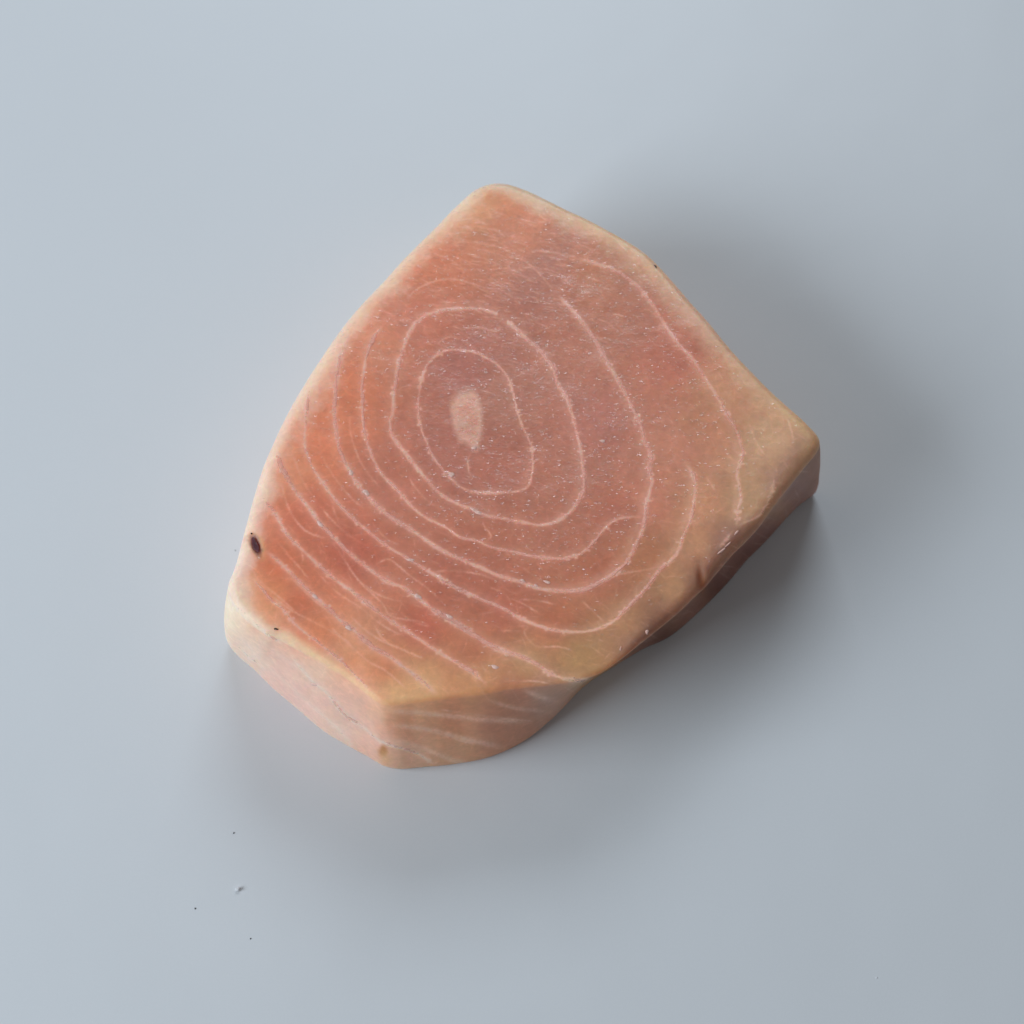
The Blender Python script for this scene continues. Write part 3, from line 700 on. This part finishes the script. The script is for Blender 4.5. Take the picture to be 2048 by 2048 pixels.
for k, (pts, w, st) in enumerate(SEPTA):
    ribbon('connective_tissue_line', pts, w*.9, st, 700+31*k, (244, 200, 184) if 9 <= k <= 12 else (232, 174, 155))

# ---------------------------------------------------------------- core patch (pale muscle core in the middle)
def patch(name, poly, mat, hgt, edge=.02, rings=14, M=120, seed=3, attrs=True, label=None):
    P = closed_spline(poly, M)
    a = np.arange(M)/M*2*np.pi
    P = P*1.0
    c = P.mean(0)
    P = c+(P-c)*(1+.05*np.sin(a*9+1)+.035*np.sin(a*17))[:, None]
    Vv, fade, tint = [], [], []
    for r in range(rings+1):
        q = r/rings
        for i in range(M if r else 1):
            x, y = c+(P[i]-c)*q
            loc, nm = hit(x, y)
            h = hgt*max(0., 1-q**4) + .00001
            Vv.append(tuple(loc+nm*h)); fade.append(1-q**3)
            tint.append((.0, .0, .0))
    Ff = []
    for i in range(M): Ff.append((0, 1+i, 1+(i+1) % M, 1+(i+1) % M))
    F3 = [(0, 1+i, 1+(i+1) % M) for i in range(M)]
    F4 = []
    for r in range(1, rings):
        b = 1+(r-1)*M
        for i in range(M): F4.append((b+i, b+M+i, b+M+(i+1) % M, b+(i+1) % M))
    Vv = np.array(Vv)
    return Vv, np.array(F4)[:, ::-1], np.array(F3)[:, ::-1], np.array(fade)
Vp, F4, F3, fd = patch('core', core, None, .00006)
tp = np.tile(np.clip(lin((214, 150, 128))*1.3, 0, .9), (len(Vp), 1))
cm = mesh_mixed('pale_core_patch', Vp, F4, F3, MB, piece, {'tint': tp, 'fade': fd*.60})

# ---------------------------------------------------------------- blood spot and flecks set in the flesh
def lump(name, cx, cy, rx, ry, rot, hgt, mat, parent=piece, seed=0, sink=.3):
    r = random.Random(seed); M_, RR = 28, 7
    ca, sa = math.cos(rot), math.sin(rot)
    ph = [r.uniform(0, 6.28) for _ in range(4)]
    Vv = []
    def P(q, a):
        k = 1+.12*math.sin(2*a+ph[0])+.10*math.sin(3*a+ph[1])+.07*math.sin(5*a+ph[2])
        dx, dy = math.cos(a)*rx*q*k, math.sin(a)*ry*q*k
        x, y = cx+dx*ca-dy*sa, cy+dx*sa+dy*ca
        loc, nm = hit(x, y)
        if loc is None: loc, nm, _i, _d = BV.find_nearest(on_plane(x, y, T))
        h = hgt*(math.sqrt(max(0, 1-q*q))*(1+sink)-sink)*(1+.25*math.sin(7*q+3*a+ph[3]))
        return loc+nm*h
    Vv.append(tuple(P(0, 0)))
    for k in range(1, RR+1):
        for i in range(M_): Vv.append(tuple(P(k/RR, i/M_*2*math.pi)))
    F3 = np.array([(0, 1+(i+1) % M_, 1+i) for i in range(M_)])
    F4 = np.array([(1+(k-1)*M_+i, 1+(k-1)*M_+(i+1) % M_, 1+k*M_+(i+1) % M_, 1+k*M_+i) for k in range(1, RR) for i in range(M_)])
    return mesh_mixed(name, np.array(Vv), F4, F3, mat, parent, {})
blood = simple_mat('clotted_blood', (0.11, 0.016, 0.026), .45, .5, 900, .0002)
brown = simple_mat('dark_fleck', (0.035, 0.016, 0.012), .5, .3)
fat = simple_mat('white_fat', (0.80, 0.50, 0.41), .35, .08, 1500, .0001)
tag(lump('blood_spot', 510.5, 1090, 5.2, 15.5, -.33, .00008, blood, seed=2), 'dark maroon blood spot near the left edge')
tag(lump('dark_fleck', 552, 1258, 4.6, 2.2, .15, .0003, brown, seed=4), 'tiny black fleck near the lower left rim')
tag(lump('dark_fleck', 503, 1067, 1.8, 1.4, .15, .0002, brown, seed=5), 'tiny black dot above the blood spot')
tag(lump('dark_fleck', 1311, 533, 5.0, 1.3, .85, .00015, brown, seed=6), 'thin dark fleck on the upper right edge')
for (x, y, a_, b_, r_, s_) in [(1443, 1102, 10, 2.4, -.6, 11), (1456, 1089, 8, 1.8, -.7, 12), (1294, 1264, 3, 5.5, .3, 14), (1241, 1297, 1.6, 5, .3, 15),
                               (956, 1025, 9, 4, .5, 17), (946, 1019, 7, 3, .5, 18), (948, 896, 6, 3, .1, 19), (1094, 1164, 7, 3.2, .3, 21), (1072, 1171, 5, 2.4, .3, 22), (1045, 1161, 6, 2.6, .3, 23),
                               (1205, 882, 7, 2.6, .2, 24), (702, 945, 4, 7, -.5, 25), (732, 985, 5, 8, -.9, 26), (640, 1048, 4, 8, -.8, 27), (903, 949, 5, 6, -.6, 28), (628, 1369, 7, 3, .5, 29), (836, 1193, 9, 4.2, .6, 30),
                               (697, 1256, 8, 4, .5, 31), (630, 1193, 7, 4, .5, 32), (990, 1334, 8, 4, .5, 33), (898, 1233, 8, 4, .6, 34), (821, 1120, 9, 3, .2, 35), (1473, 1065, 6, 2.5, -.8, 36)]:
    lump('fat_fleck', x, y, a_, b_, r_, .00012, fat, seed=s_)

# ---------------------------------------------------------------- crumbs and dust on the tabletop
def grain(name, px, py, size, mat, seed, label, cat, group=None, flat=.6):
    r = random.Random(seed)
    c = on_plane(px, py, 0.0)
    import bmesh
    bm = bmesh.new(); bmesh.ops.create_icosphere(bm, subdivisions=2, radius=size)
    for vv in bm.verts:
        k = 1+r.uniform(-.22, .22); vv.co = Vector((vv.co.x*k*1.15, vv.co.y*k*.85, vv.co.z*k*flat))
    me = bpy.data.meshes.new(name); bm.to_mesh(me); bm.free(); me.materials.append(mat)
    o = bpy.data.objects.new(name, me); S.collection.objects.link(o)
    o.location = (c.x, c.y, size*flat*.8); o.rotation_euler = (0, 0, r.uniform(0, 3))
    tag(o, label, cat, group)
crumb = simple_mat('pale_crumb', (.72, .72, .74), .6, .1)
dust = simple_mat('black_dust', (.02, .02, .025), .7, .2)
gd = 'dark dust specks on the tabletop'
grain('crumb', 476, 1779, .00042, crumb, 1, 'tiny white crumb on the tabletop below left of the fish', 'crumb', flat=.9)
grain('dust_speck', 467.5, 1666, .00013, dust, 2, 'tiny black dust speck just above the white crumb', 'speck', gd)
grain('dust_speck', 390.5, 1817, .00013, dust, 3, 'tiny black dust speck below and left of the white crumb', 'speck', gd)
grain('dust_speck', 501, 1877.5, .00012, dust, 4, 'tiny black dust speck below the white crumb, nearest the bottom edge', 'speck', gd)
grain('dust_speck', 471, 1101, .00010, dust, 5, 'tiny dark dust speck touching the left edge of the fish', 'speck', gd)
grain('dust_speck', 1753, 1956, .00012, crumb, 6, 'faint grey dust speck near the lower right corner of the tabletop', 'speck', gd)
